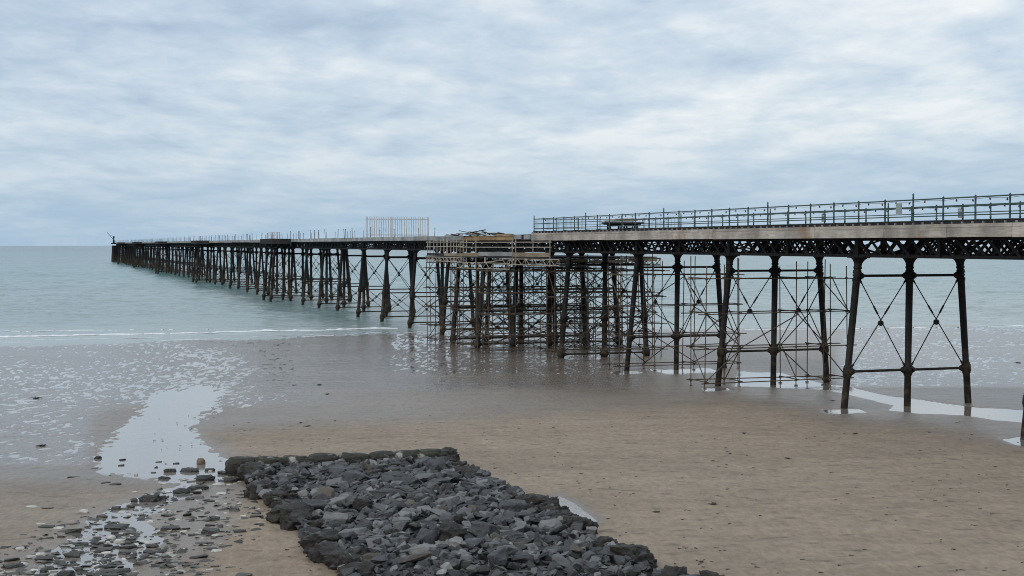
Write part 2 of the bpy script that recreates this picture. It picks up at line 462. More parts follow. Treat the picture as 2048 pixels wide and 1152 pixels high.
        me.polygons.add(nf); me.polygons.foreach_set('loop_start', np.arange(0, nf*4, 4, dtype=np.int32))
        me.polygons.foreach_set('use_smooth', np.ones(nf, bool))
        me.update(calc_edges=True); me.validate()
        me.materials.append(mat)
        o = bpy.data.objects.new(name, me); COL.objects.link(o)
        return o, used
    o, used = grid('beach', h, None, M['sand'])
    a = o.data.attributes.new('wet', 'FLOAT', 'POINT'); a.data.foreach_set('value', wet.ravel()[used].astype(np.float32))
    tag(o, 'flat wet sand beach with ripples and drier banks', 'beach', kind='structure')
    dv = wl - h
    q = np.maximum(np.maximum(dv[:-1,:-1], dv[:-1,1:]), np.maximum(dv[1:,1:], dv[1:,:-1])) > 0
    cy = PY[:-1,:-1]
    q &= (wl[:-1,:-1] > SEA - .02) & (rows[:-1,None] > 26) & (rows[:-1,None] < 165)
    cx = PX[:-1,:-1]
    o, _ = grid('pool_water', wl, q, M['pool'])
    tag(o, 'shallow stream and pools of clear water lying on the sand', 'water', kind='structure')
terrain()

def sea():
    # ends where the curve of the earth hides it, about six kilometres out
    rows = []
    q = 690.0
    while q > 497: rows.append((CAMZ-SEA)*F/(q-488.5)); q -= .5
    rows = np.array([90, 110, 125] + [r for r in rows if r > 130] + [3800, 5500, 9000])
    rat = np.concatenate([[-2.5,-1.5,-1,-.7,-.55], np.linspace(-.46, .46, 520), [.55,.7,1,1.5,2.5]])
    Y = np.repeat(rows[:,None], len(rat), 1); X = Y*rat[None,:]
    fade = np.clip((Y-140)/60, .15, 1)
    Z = SEA + fade*(.85*fbm(X*.16, Y*.27, 201, 4, .62) + .60*fbm(X*.045, Y*.085, 301, 3, .5)*np.clip(Y/400, .4, 2.2))
    Z = np.where(Y > 5500, SEA, Z)
    nr, nc = X.shape; idx = np.arange(nr*nc).reshape(nr, nc)
    fa = np.stack([idx[:-1,:-1], idx[:-1,1:], idx[1:,1:], idx[1:,:-1]], -1).reshape(-1, 4)
    me = bpy.data.meshes.new('sea'); nf = len(fa)
    me.vertices.add(nr*nc); me.vertices.foreach_set('co', np.stack([X.ravel(), Y.ravel(), Z.ravel()], -1).ravel())
    me.loops.add(nf*4); me.loops.foreach_set('vertex_index', fa.ravel().astype(np.int32))
    me.polygons.add(nf); me.polygons.foreach_set('loop_start', np.arange(0, nf*4, 4, dtype=np.int32))
    me.polygons.foreach_set('use_smooth', np.ones(nf, bool))
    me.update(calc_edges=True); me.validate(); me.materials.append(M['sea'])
    o = bpy.data.objects.new('sea', me); COL.objects.link(o)
    tag(o, 'calm grey green sea reaching to the horizon', 'sea', kind='structure')
    # breaker and swash foam
    def line(name, pts, amp, width, label, thr, seed, zup=.12):
        P = []
        for (x, y) in pts:
            d = ray(x, y); k = (SEA - CAMZ)/d.z; P.append(Vector((d.x*k, d.y*k, SEA)))
        mb = MB(); S = []
        for a, b in zip(P[:-1], P[1:]):
            nseg = max(2, int((b-a).length/.22))
            S += [a.lerp(b, i/nseg) for i in range(nseg)]
        vs = []; ok = []
        for i, p in enumerate(S):
            nx = mnoise.noise(Vector((p.x*.35, seed, 0))); n2 = mnoise.noise(Vector((p.x*1.9, seed+4, 0))); n3 = mnoise.noise(Vector((p.x*.09, seed+9, 0)))
            yo = nx*1.3 + n3*2.0
            w = width*max(0.03, .55 + .7*n2 + .9*n3)
            hh = amp*max(.1, .7 + .7*n2 + .6*nx)
            for k, (dy, dz) in enumerate(((-.5,.0), (-.28,.65), (0,1.0), (.3,.55), (.9,.0))):
                vs.append((p.x, p.y + yo + dy*w, SEA + .004 + dz*hh))
            ok.append(n3*1.2 + n2*.5 + nx*.4 > thr)
        fs = []
        for i in range(len(S)-1):
            if not ok[i]: continue
            for k in range(4): fs.append((i*5+k, (i+1)*5+k, (i+1)*5+k+1, i*5+k+1))
        mb.add(vs, fs, True)
        tag(mb.build(name, M['foam']), label, 'foam', kind='stuff')
    line('breaker_foam', [(-80,676),(150,671),(300,668),(450,665),(560,663),(650,660),(740,658),(800,657)], .15, 1.1, 'long white breaker rolling in left of the pier', -.45, 3)
    line('breaker_foam', [(-80,667),(0,663),(120,662),(260,660),(420,659)], .06, .9, 'faint second line of foam farther out on the left', .0, 43)
    line('swash_foam', [(-80,686),(200,683),(420,679),(600,674),(780,667),(860,663)], .02, .7, 'thin broken foam line at the water edge', -.3, 13)
    line('swash_foam', [(-80,681),(200,678),(420,675),(600,670),(780,664)], .02, .45, 'faint foam streak between breaker and water edge', -.15, 53)
    line('swash_foam', [(1180,664),(1500,660),(1700,658),(1850,655),(2100,652)], .08, 1.4, 'thin foam line seen through and right of the pier legs', -.1, 23)
sea()

# ------------------------------------------------------------------ pier
TH = math.atan(1/3.0)
PO = Vector((17.2 + 4.07*math.cos(TH), 74 + 4.07*math.sin(TH), 0))
def P2W(w, t, z=0): return PO + Vector((w*math.cos(TH) - t*math.sin(TH), w*math.sin(TH) + t*math.cos(TH), z))
def ground_at(w, t): p = P2W(w, t); return base(p.x, p.y)
pier = empty('pier', PO, TH)
tag(pier, 'long derelict iron pier on braced columns running out to sea', 'pier')
GZ0, GZ1 = 8.0, 9.04          # girder bottom and top
def col_profile(L, joints, deep=False):
    """joints: distances from the bottom; capital at the top"""
    pr = [(0, .26 if deep else .19)]
    k = 1.25 if deep else 1.0
    for j in joints:
        if j <= .4: continue
        e = k if j < L-3 else 1.0
        pr += [(j-.34, .178*(k if j < L-3 else 1.08)), (j-.28, .22*e), (j-.2, .22*e), (j-.18, .25*e), (j+.18, .25*e), (j+.2, .22*e), (j+.28, .22*e), (j+.34, .172*e)]
    pr += [(L-1.05, .162), (L-1.0, .215), (L-.92, .215), (L-.9, .18), (L-.62, .185), (L-.58, .225), (L-.5, .225), (L-.48, .19), (L-.3, .22), (L-.14, .31), (L-.06, .40), (L-.055, .44), (L, .44)]
    pr.sort(key=lambda q: q[0])
    return [(a/L, r) for a, r in pr]
def tie(m, p, q, r=.07):
    L = (Vector(q)-Vector(p)).length
    a, b = .16/L, .46/L
    m.lathe(p, q, [(a, .24), (b*.7, .17), (b, r), (1-b, r), (1-b*.7, .17), (1-a, .24)], 8)
def rods(m, p1, q1, p2, q2):
    for p, q in ((p1, q1), (p2, q2)):
        m.lathe(p, q, [(0, .06), (.03, .06), (.05, .032), (.30, .032), (.31, .055), (.39, .055), (.40, .032), (.95, .032), (.97, .06), (1, .06)], 6)
    c = (Vector(p1)+Vector(q1)+Vector(p2)+Vector(q2))/4
    m.lathe(c - Vector((0,.07,0)), c + Vector((0,.07,0)), [(0,.15),(1,.15)], 8)
def make_trestle(t, tops, bots, zb, levels, detail=True):
    """levels: heights of the horizontal ties from the top down"""
    def at(i, z):
        k = (z - zb)/(GZ0 - zb); return Vector((bots[i] + (tops[i]-bots[i])*k, 0, z))
    m = MB()
    n = len(tops)
    if detail:
        tr = empty('trestle', (0, t, 0)); tr.parent = pier
        for z in levels:
            for i in range(n-1):
                mm = MB(); tie(mm, at(i, z), at(i+1, z)); mm.build('tie_beam', M['iron'], tr)
    else:
        for z in levels: m.tube(at(0, z), at(n-1, z), .085, n=6)
        for i in range(n): m.lathe(at(i, zb), at(i, GZ0), [(0,.28),(.5,.24),(.93,.19),(.97,.26),(1,.42)], 6)
        tr = m.build('trestle', M['iron'], pier); tr.location = (0, t, 0)
    for k in range(len(levels)-1):
        for i in range(n-1):
            mm = MB()
            rods(mm, at(i, levels[k]-.2) + Vector((.2,0,0)), at(i+1, levels[k+1]+.2) - Vector((.2,0,0)), at(i+1, levels[k]-.2) - Vector((.2,0,0)), at(i, levels[k+1]+.2) + Vector((.2,0,0)))
            if detail: mm.build('cross_brace', M['iron'], tr)
            else:
                b = len(tr.data.vertices); m.add(mm.v, mm.f, True)
    if not detail:
        me = bpy.data.meshes.new('trestle'); me.from_pydata(m.v, [], m.f); me.update(); me.materials.append(M['iron'])
        tr.data = me
    if detail:
        for i in range(n):
            L = (at(i, GZ0) - at(i, zb)).length
            c = MB(); c.lathe(at(i, zb), at(i, GZ0), col_profile(L, [(z - zb)*L/(GZ0-zb) for z in levels], len(levels) > 2), 12)
            c.box(tops[i]-.47, tops[i]+.47, -.36, .36, GZ0-.045, GZ0-.004)
            o = c.build('column', M['iron'], tr)
    return tr
T3 = (-3.11, 0, 3.11); B3 = (-4.07, -.1, 3.85)
T5 = (-6.1, -3.11, 0, 3.11, 6.1); B5 = (-7.02, -3.6, 0, 3.6, 7.0)
regs = [-28.6, -14.3, 0, 14.5, 28.8]
bents = [(t, 0, 0) for t in regs] + [(42.6, 0, 1)]
for k in range(7):
    o = 118.1*k
    bents += [(55.9+o, 1, 1), (63.8+o, 1, 1)]
    if 55.9 + o < 738: bents += [(78 + 13.7*i + o, 0, 1) for i in range(7)]
bents = [b for b in bents if b[0] < 740]
TEND = 740.0
protos = {}
for (t, wide, deep) in bents:
    far = t > 300
    lv = [7.03, 2.72, -.2] if deep else [7.03, 2.03]
    zb = -3.0 if deep else -1.4
    key = (wide, deep, far)
    if key in protos:
        src = protos[key]; tr = dup(src, pier); tr.location = (0, t, 0)
        for ch in list(src.children): dup(ch, tr)
    else:
        protos[key] = make_trestle(t, T5 if wide else T3, B5 if wide else B3, zb, lv, not far)
# pier head: a cluster of closer trestles at the end
for t in (722, 726, 730, 733, 737, 740.5):
    make_trestle(t, (-5.2, -4.4, -2.8, 0, 2.8, 4.4, 5.2), (-5.7, -4.9, -3.2, 0, 3.2, 4.9, 5.7), -3.0, [7.4, 7.03, 4.8, 2.5, .2], False)

def lattice(m, w, t0, t1, npan):
    m.box(w-.16, w+.16, t0, t1, GZ0, GZ0+.045); m.box(w-.16, w+.16, t0, t1, GZ1-.05, GZ1-.004)
    for s in (-1, 1):
        m.box(w+s*.075-.03, w+s*.075+.03, t0, t1, GZ0+.046, GZ0+.16); m.box(w+s*.075-.03, w+s*.075+.03, t0, t1, GZ1-.16, GZ1-.051)
    L = (t1-t0)/npan
    for i in range(npan):
        a, b = t0 + i*L, t0 + (i+1)*L
        m.bar((w-.105, a, GZ0+.06), (w-.105, b, GZ1-.07), .025, .15, (1,0,0))
        m.bar((w+.105, b, GZ0+.06), (w+.105, a, GZ1-.07), .025, .15, (1,0,0))
    for t, wd in ((t0, .34), ((t0+t1)/2, .24), (t1, .34)):
        m.box(w-.15, w+.15, max(t0, t-wd/2), min(t1, t+wd/2), GZ0+.047, GZ1-.053)
ts = [b[0] for b in bents] + [740.0]
widespan = {t for t, w, d in bents if w}
gsrc = {}
for a, b in zip(ts[:-1], ts[1:]):
    L = b - a
    if L < 2: continue
    key = (round(L, 1), a > 300)
    if key in gsrc:
        src = gsrc[key]; sp = dup(src, pier); sp.location = (0, a, 0)
        for ch in list(src.children): dup(ch, sp)
        continue
    m = MB()
    nj = max(2, round(L/1.2))
    for i in range(nj):
        tt = (i+.5)*L/nj
        m.box(-3.9, 3.9, tt-.08, tt+.08, GZ1+.004, GZ1+.23)
    for i in range(max(1, round(L/4.6))):   # sway bracing between the girders
        tt = (i+.5)*L/max(1, round(L/4.6))
        for u in (-1, 1):
            m.bar((u*2.95, tt, GZ0+.1), (u*.15, tt, GZ1-.12), .08, .08); m.bar((u*.15, tt, GZ0+.1), (u*2.95, tt, GZ1-.12), .08, .08)
    npan = max(3, round(L/1.19))
    if a > 300:
        for w in T3: lattice(m, w, 0.003, L-.003, npan)
    sp = m.build('girder_span', M['iron'], pier); sp.location = (0, a, 0)
    if a <= 300:
        for w in T3:
            g = MB(); lattice(g, w, 0.003, L-.003, npan); g.build('lattice_girder', M['iron'], sp)
    gsrc[key] = sp
# transverse girders under the lay-bys
for t, w, d in bents:
    if w:
        for s in (-1, 1):
            m = MB()
            for k in range(3):
                a = s*(3.3 + k*1.05); b = s*(3.3 + (k+1)*1.05)
                m.bar((a, -.03, GZ0+.08), (b, -.03, GZ1-.08), .03, .13, (0,1,0)); m.bar((b, .03, GZ0+.08), (a, .03, GZ1-.08), .03, .13, (0,1,0))
            x0, x1 = sorted((s*3.28, s*6.6))
            m.box(x0, x1, -.13, .13, GZ0, GZ0+.09); m.box(x0, x1, -.13, .13, GZ1-.09, GZ1-.006)
            o = m.build('cross_girder', M['iron'], pier); o.location = (0, t, 0)

# deck: near length, gap under repair, far length with lay-bys
def deck_run(t0, t1, mat):
    m = MB(); m.box(-4.1, 4.1, t0, t1, 9.30, 9.52)
    return m.build('deck', mat, pier)
near_deck = deck_run(-30, 48.9, M['darkwood'])
far_deck = deck_run(80.5, TEND+1.5, M['darkwood'])
def fascia(w, t0, t1, z0, z1, mat, par, th=.09, name='fascia_board'):
    m = MB(); s = 1 if w > 0 else -1
    x0, x1 = sorted((w, w + s*th))
    m.box(x0, x1, t0+.016, t1-.016, z0, z1); return m.build(name, mat, par)
r2 = random.Random(3)
for s in (-1, 1):
    t = -30.0
    while t < 48.9:
        e = min(48.9, t + r2.uniform(4.6, 6.6))
        if 48.9 - e < 2: e = 48.9
        fascia(s*4.115, t, e, 9.0 + r2.uniform(-.012, .012), 9.445, M['fascia'], near_deck, .10)
        fascia(s*4.115, t, e, 9.455, 9.61, M['fascia'], near_deck, .075, 'edge_board')
        t = e
    m = MB(); x0, x1 = sorted((s*3.86, s*4.10)); m.box(x0, x1, -30, 48.6, 9.524, 9.745); m.box(x0+.02*s, x1+.02*s, -30, 48.6, 9.746, 9.775)
    m.build('kerb_beam', M['darkwood'], near_deck)
bk = MB(); bk.box(-4.20, -4.105, -.025, .025, 9.612, 9.71)
b0 = bk.build('kerb_bracket', M['oldfascia'], near_deck); b0.location.y = -20
for i in range(1, 92):
    c = dup(b0, near_deck); c.location.y = -20 + i*.755
for s in (-1, 1):
    t = 80.5
    while t < TEND:
        e = min(TEND+1.4, t + 13.7)
        seg = [(t, e)]
        for k in range(1, 7):
            a, b = 55.9 + 118.1*k - 3, 63.8 + 118.1*k + 3
            seg = [q for (x, y) in seg for q in ([(x, min(y, a)), (max(x, b), y)] if x < b and y > a else [(x, y)]) if q[1]-q[0] > .5]
        for (x, y) in seg: fascia(s*4.11, x, y, 9.06 + r2.uniform(-.03, .03), 9.55, M['oldfascia'], far_deck)
        t = e
for k in range(1, 7):       # widened lay-bys
    a, b = 55.9 + 118.1*k - 2.6, 63.8 + 118.1*k + 2.6
    if b > TEND: break
    m = MB()
    for s in (-1, 1):
        o = [(s*4.13, a-2.6), (s*7.0, a), (s*7.0, b), (s*4.13, b+2.6)]
        vs = [(x, y, 8.75) for x, y in o] + [(x, y, 9.6) for x, y in o]
        m.add(vs, [(0,1,2,3), (7,6,5,4), (0,4,5,1), (1,5,6,2), (2,6,7,3), (3,7,4,0)])
    m.build('lay_by', M['darkwood'], far_deck)
m = MB(); m.box(-5.8, -4.22, 720, TEND+2, 8.7, 9.5); m.box(4.22, 5.8, 720, TEND+2, 8.7, 9.5); m.build('pier_head', M['darkwood'], far_deck)

# railings of the near length
def railing(side, t0, t1):
    w = side*4.0
    m = MB()
    for z, r in ((10.80, .032), (10.40, .027), (10.0, .027)): m.tube((w, t0, z), (w, t1, z), r, n=8)
    ra = m.build('railing', M['rail'], pier)
    def post(tall):
        p = MB(); top = 11.12 if tall else 10.9
        p.lathe((w,0,9.74), (w,0,top), [(0,.09),(.05,.09),(.06,.047),(.3,.045),(.31,.065),(.34,.065),(.35,.045),(.72,.042),(.85 if tall else .9,.05),(.9 if tall else .93,.03),(.95,.055),(1,.01)], 8)
        p.tube((w-side*.0,0,9.80), (w-side*.35,0,9.78), .02); return p
    srcs = {}
    n = int((t1-t0)/2.385)
    for i in range(n+1):
        t = t1 - i*2.385
        tall = i in (0, ) or (i - 5) % 6 == 0
        if tall in srcs: o = dup(srcs[tall], ra)
        else: o = post(tall).build('rail_post', M['rail'], ra); srcs[tall] = o
        o.location.y = t
    for i in range(5):     # wire infill beside the closed end
        a, b = t1 - (i+1)*2.385 + .08, t1 - i*2.385 - .08
        q = MB()
        for j in range(9):
            x = a + (b-a)*j/8; q.tube((w,x,9.85), (w,x,10.76), .009, n=4)
        q.build('wire_panel', M['rail'], ra)
    return ra
railing(-1, -30, 48.7); railing(1, -30, 48.7)
m = MB()
for z in (10.80, 10.4, 10.0): m.tube((-4,48.72,z), (4,48.72,z), .026)
er = m.build('end_railing', M['rail'], pier)
for i in range(1, 4):
    p = MB(); p.tube((-4+2*i,48.72,9.55), (-4+2*i,48.72,10.9), .04); p.build('rail_post', M['rail'], er)

# bare stanchions of the far length
st = MB(); st.tube((0,0,9.5), (0,0,10.72), .034, .03, 6); st.lathe((0,0,10.70),(0,0,10.82),[(0,.05),(.5,.06),(1,.02)],6)
s0 = None; cnt = 0; rest = MB()
r3 = random.Random(11)
t = 111.0
while t < 736:
    for s in (-1, 1):
        if r3.random() < .12: continue
        cnt += 1
        off = r3.uniform(-.25, .25); h = r3.uniform(-.12, .06)
        if cnt <= 98:
            o = s0 = st.build('stanchion', M['iron'], pier) if s0 is None else dup(s0, pier)
            o.location = (s*3.95, t+off, h*.4); o.rotation_euler = (r3.uniform(-.05,.05), r3.uniform(-.06,.06), 0)
        else: rest.tube((s*3.95, t+off, 9.5), (s*3.95 + r3.uniform(-.06,.06), t+off, 10.8+h), .04, .032, 5)
    t += 4.57
o = rest.build('stanchions', M['iron'], pier); o['kind'] = 'stuff'

# joists and edge timbers of the length under repair
m = MB()
for i in range(26):
    tt = 49.6 + i*1.2; m.box(-4.0, 4.0, tt-.07, tt+.07, 9.278, 9.40)
jb = m.build('bare_joists', M['darkwood'], pier)
for nm, w, a, b, z0, z1, mt in (('edge_beam', -4.05, 53.6, 69.5, 9.02, 9.36, 'newwood'), ('edge_beam', 4.05, 49.2, 74, 9.02, 9.36, 'newwood'),
        ('old_edge_beam', -4.08, 49.0, 53.4, 9.02, 9.52, 'darkwood'), ('old_edge_beam', -4.08, 69.7, 80.3, 9.04, 9.5, 'oldfascia')):
    q = MB(); q.box(w-.12, w+.12, a, b, z0, z1); q.build(nm, M[mt], jb)
m = MB(); m.box(-4.28, -4.2, 49.0, 50.6, 9.1, 9.56); m.box(-4.28, -4.2, 51.4, 53.2, 9.12, 9.52); m.build('cover_plate', M['oldfascia'], jb)

# ------------------------------------------------------------------ loose things on the pier
def thing(name, w, t, z, label, cat, group=None, rz=0.0):
    o = empty(name, P2W(w, t, z), TH + rz); tag(o, label, cat, group); return o
# palisade fence across the deck
pf = thing('palisade_fence', 0, 113, 9.52, 'tall pale grey steel palisade fence with gate standing across the pier deck', 'fence')
r4 = random.Random(5)
for i, x in enumerate((-4.1, -3.6, -.75, .55, 4.1)):
    q = MB(); q.box(x-.05, x+.05, -.05, .05, 0, 2.72); q.build('fence_post', M['gal'], pf)
for z in (.35, 2.35):
    q = MB()
    for a, b in ((-4.04, -3.66), (-3.54, -.81), (-.69, .49), (.61, 4.04)): q.box(a, b, -.025, .025, z-.05, z+.05)
    q.build('fence_rail', M['gal'], pf)
pal = MB(); pal.bar((0,-.045,.08), (0,-.045,2.62), .10, .02, (1,0,0)); pal.add([(-.037,-.045,2.62),(.037,-.045,2.62),(0,-.045,2.76)], [(0,1,2)])
p0 = None
for i in range(27):
    x = -3.95 + i*.303
    if abs(x+.75) < .1 or abs(x-.55) < .1 or abs(x+3.6) < .1: continue
    p0 = pal.build('pale', M['gal'], pf) if p0 is None else dup(p0, pf)
    p0.location = (x, 0, r4.uniform(-.03,.03))
# second lower fence row behind seen as short posts is part of the stanchions
# heavy workbench on the deck
tb = thing('work_table', 0.4, 40.0, 9.53, 'dark heavy timber work table with flared trestle legs behind the green railing', 'table', rz=-.15)
q = MB(); q.box(-1.55, 1.55, -.7, .7, .78, .9); q.build('table_top', M['darkwood'], tb)
q = MB(); q.box(-1.4, 1.4, -.6, .6, .70, .779); q.box(-1.15, -.2, -.5, .5, .58, .699); q.box(.25, 1.15, -.5, .5, .58, .699); q.build('table_frame', M['darkwood'], tb)
for x, sx in ((-1.0, 1), (-.3, -1), (.35, 1), (1.0, -1)):
    for y in (-.4, .4):
        l = MB(); l.bar((x, y, .0), (x - .12*sx, y, .58), .13, .12); l.build('leg', M['darkwood'], tb)
q = MB(); q.bar((-.95,-.2,.16), (.95,-.2,.16), .1, .1); q.bar((-.95,.2,.3), (.9,.2,.45), .09, .09); q.build('stretcher', M['darkwood'], tb)
for i, (x0, x1, z, y) in enumerate(((-1.5, .9, .96, -.2), (-1.1, 1.3, 1.02, .05), (-1.3, .3, 1.12, .2), (-.6, 1.2, 1.17, -.05))):
    o = thing('scaffold_tube', .4, 40.0, 9.52, ['pale tube lying lowest on the work table', 'pale tube lying second on the work table', 'short pale tube stacked third on the work table', 'pale tube on top of the stack on the work table'][i], 'tube', 'tubes stacked on the work table', rz=-.15)
    q = MB(); q.tube((x0, y, z), (x1, y+.1, z + .03), .035, n=8)
    q.tube((x0,y,z),(x0+.06,y,z),.055,n=8)
    me = q.build('scaffold_tube', M['alu']); me.parent = None
    loc = o.location.copy(); rot = o.rotation_euler.copy()
    for k in ('label', 'category', 'group'): me[k] = o[k]
    bpy.data.objects.remove(o); me.location = loc; me.rotation_euler = rot
# notices on the railings
for i, (w, t, z, lab) in enumerate(((-4.09, -5.1, 10.15, 'pale notice board wired to the tallest nearest railing post'), (4.09, 1.3, 10.12, 'pale notice board on the far railing, middle one of three'), (4.09, 15.6, 10.1, 'small pale notice board on the far railing, farthest of the three'))):
    o = thing('notice_board', w, t, z, lab, 'sign', 'notice boards on the railings')
    q = MB(); q.box(-.012, .012, -.25, .25, 0, .52); q.build('panel', M['sign'], o)
    q = MB(); q.box(.0125 if w < 0 else -.03, .03 if w < 0 else -.0125, -.23, .23, .1, .13); q.box(.0125 if w < 0 else -.03, .03 if w < 0 else -.0125, -.23, .23, .4, .43); q.build('bracket', M['gal'], o)
# festoon lights
for s, lab in ((-1, 'string of small festoon bulbs drooping along the near top rail'), (1, 'string of small festoon bulbs drooping along the far top rail')):
    o = thing('festoon_lights', s*4.06, 0, 10.8, lab, 'string lights')
    q = MB(); tt = -28.0; spots = []
    prev = None; i = 0
    while tt < 46:
        z = -.05 - .05*math.sin((tt % 2.385)/2.385*math.pi)
        c = Vector((0, tt, z))
        if prev is not None: q.tube(prev, c, .009, n=4)
        prev = c
        if i % 3 == 1: spots.append(c)
        tt += .4; i += 1
    q.build('cable', M['bulb'], o)
    bm = MB(); bm.lathe((0,0,0), (0,0,-.13), [(0,.02),(.3,.028),(.35,.035),(.7,.045),(.95,.03),(1,.008)], 7)
    bs = {}
    for j, c in enumerate(spots):
        if r4.random() < .18: continue
        k = 'redbulb' if j % 7 == 3 else 'bulb'
        b = bs[k] = bm.build('bulb', M[k], o) if k not in bs else dup(bs[k], o)
        b.location = c; b.rotation_euler = (r4.uniform(-.6,.6), r4.uniform(-.3,.3), 0)
# heap of broken planks on the stripped length
r5 = random.Random(21)
for i in range(46):
    t = 61 + r5.random()**.8*17; w = r5.uniform(-3.9, -1.2)
    L = r5.uniform(.6, 2.2); hgt = max(0, .62 - abs(t-69)*.07)
    z = 9.50 + r5.random()*hgt
    q = MB(); q.box(-L/2, L/2, -r5.uniform(.05,.11), r5.uniform(.05,.11), -.025, .025)
    mt = r5.choice(['greywood','darkwood','oldfascia','darkwood','greywood'])
    shade = {'greywood':'weathered tan','darkwood':'dark','oldfascia':'grey','newwood':'fresh yellow'}[mt]
    o = q.build('loose_plank', M[mt])
    o.location = P2W(w, t, z); o.rotation_euler = (r5.uniform(-.16,.16), r5.uniform(-.2,.2), TH + r5.uniform(-1.2, 1.2))
    tag(o, f'{shade} broken plank in the heap on the stripped deck, {ordw(i+1)} from the bottom', 'plank', 'broken planks heaped on the deck')
for i, (a, b, z) in enumerate(((54.5, 60, 9.44), (56, 61.5, 9.53), (60.5, 68.5, 9.44))):
    q = MB(); q.box(-.1, .1, -(b-a)/2, (b-a)/2, -.04, .04)
    o = q.build('timber_beam', M['newwood']); o.location = P2W(-3.6 + .12*i, (a+b)/2, z); o.rotation_euler = (0, 0, TH + .01*i)
    tag(o, ['short new tan timber beam lying on the stripped deck', 'new tan timber beam stacked on top of another', 'longest new tan timber beam, towards the sea end of the stack'][i], 'timber', 'new timbers on the deck')
# distant barrier on the second lay-by and davit crane on the head
o = thing('crowd_barrier', -5.9, 178, 9.6, 'low pale metal barrier on the first far lay-by', 'barrier', rz=R(90))
q = MB()
for z in (.12, .6, 1.1): q.tube((-4.6,0,z), (4.6,0,z), .045)
q.build('rail', M['gal'], o)
for i in range(5):
    q = MB(); q.tube((-4.6+2.3*i,0,0), (-4.6+2.3*i,0,1.12), .05); q.build('barrier_post', M['gal'], o)
o = thing('davit_crane', -4.6, 737, 9.5, 'small dark davit crane with raised jib on the seaward end of the pier', 'crane')
q = MB(); q.lathe((0,0,0), (0,0,3.6), [(0,.55),(.15,.5),(.2,.3),(.7,.3),(.75,.45),(.95,.45),(1,.2)], 8); q.build('mast', M['iron'], o)
q = MB(); q.tube((0,0,1.6), (-3.4,0,5.6), .14, .1); q.tube((0,0,3.3), (-2.2,0,4.3), .05); q.build('jib', M['iron'], o)
q = MB(); q.box(-.5,.5,.3,.9,.6,1.5); q.build('winch', M['iron'], o)

# ------------------------------------------------------------------ scaffolding
def coupler(m, p):
    m.box(p[0]-.06, p[0]+.06, p[1]-.06, p[1]+.06, p[2]-.06, p[2]+.06)
def scaffold(label, t, planes, ws, levels, top, seed, mat='tube', lean=.0, gz=None, tops=None, bp=.6):
    r = random.Random(seed)
    o = thing('scaffold_tower', 0, t, 0, label, 'scaffolding', 'scaffold towers round the pier legs')
    RT = .036
    for i, dy in enumerate(planes):
        for j, w in enumerate(ws):
            g = ground_at(w, t+dy) if gz is None else gz
            tp = (tops[j] if tops else top) + r.uniform(-.5, .25)
            dw = r.uniform(-.12, .12) + lean*(1 if w > 0 else -1)
            q = MB(); q.tube((w-dw*.3, dy, g-.1), (w+dw, dy, tp), RT, n=6)
            for z in levels: coupler(q, (w + dw*(z-g)/(tp-g) , dy, z))
            q.box(w-dw*.3-.09, w-dw*.3+.09, dy-.09, dy+.09, g-.03, g+.02)
            q.build('standard', M[mat], o)
        for z in levels:
            q = MB(); zz = r.uniform(-.05, .05); e0, e1 = r.uniform(.2,.75), r.uniform(.2,.75)
            q.tube((ws[0]-e0, dy+.05, z+zz), (ws[-1]+e1, dy+.05, z-zz*.6), RT, n=6); q.build('ledger', M[mat], o)
    for j, w in enumerate(ws):
        for z in levels:
            if r.random() < .85:
                q = MB(); q.tube((w+.05, planes[0]-r.uniform(.15,.5), z+.06), (w+.05, planes[-1]+r.uniform(.15,.5), z+.06), RT, n=6); q.build('transom', M[mat], o)
    zz = [levels[-1]-.1] if False else levels
    for j in range(len(ws)-1):
        for k in range(len(levels)-1):
            for i, dy in enumerate(planes):
                if r.random() < bp:
                    a, b = (levels[k], levels[k+1]) if (j+k+i) % 2 else (levels[k+1], levels[k])
                    q = MB(); q.tube((ws[j]-.15, dy-.06, a+r.uniform(-.15,.15)), (ws[j+1]+.15, dy-.06, b+r.uniform(-.15,.15)), RT, n=6); q.build('brace', M[mat], o)
    for j, w in enumerate(ws):
        for k in range(len(levels)-1):
            if r.random() < .55:
                a, b = (levels[k], levels[k+1]) if (j+k) % 2 else (levels[k+1], levels[k])
                q = MB(); q.tube((w+.07, planes[0], a), (w+.07, planes[-1], b), RT, n=6); q.build('brace', M[mat], o)
    return o
scaffold('rusty tube scaffold round the second trestle from the right edge', 14.5, (-1.0, 1.0), (-5.3, -3.0, .95, 2.9, 4.6), (6.55, 4.45, 2.3, .22), 7.75, 1, bp=.38)
scaffold('rusty tube scaffold round the third trestle from the right edge', 28.8, (-.9, 1.0), (-4.9, -2.2, .9, 4.4), (6.5, 4.3, 2.2, .05), 7.7, 2, bp=.36)
scaffold('sparse tube scaffold round the fourth trestle, beside the platform', 42.6, (-.9, .9), (-4.7, -1.2, 1.6, 4.6), (6.5, 4.4, 2.2, .1), 7.8, 3, bp=.4)
scaffold('dense tube scaffold under the beach side of the work platform', 51.0, (-1.6, 0, 1.7), (-7.8, -5.4, -2.6, 1.2, 4.4, 7.4), (6.4, 4.5, 2.7, .9, -.35), 7.2, 4)
scaffold('dense tube scaffold between the paired wide trestles', 59.5, (-1.8, 0, 1.8), (-7.6, -5.2, -1.8, 1.9, 5.0, 7.8), (6.4, 4.5, 2.7, .9, -.35), 7.2, 5)
scaffold('dense tube scaffold under the sea side of the work platform', 67.5, (-1.5, .2, 1.5), (-7.9, -5.5, -2.2, 1.5, 4.8, 7.6), (6.4, 4.5, 2.7, .9, -.4), 7.2, 6)
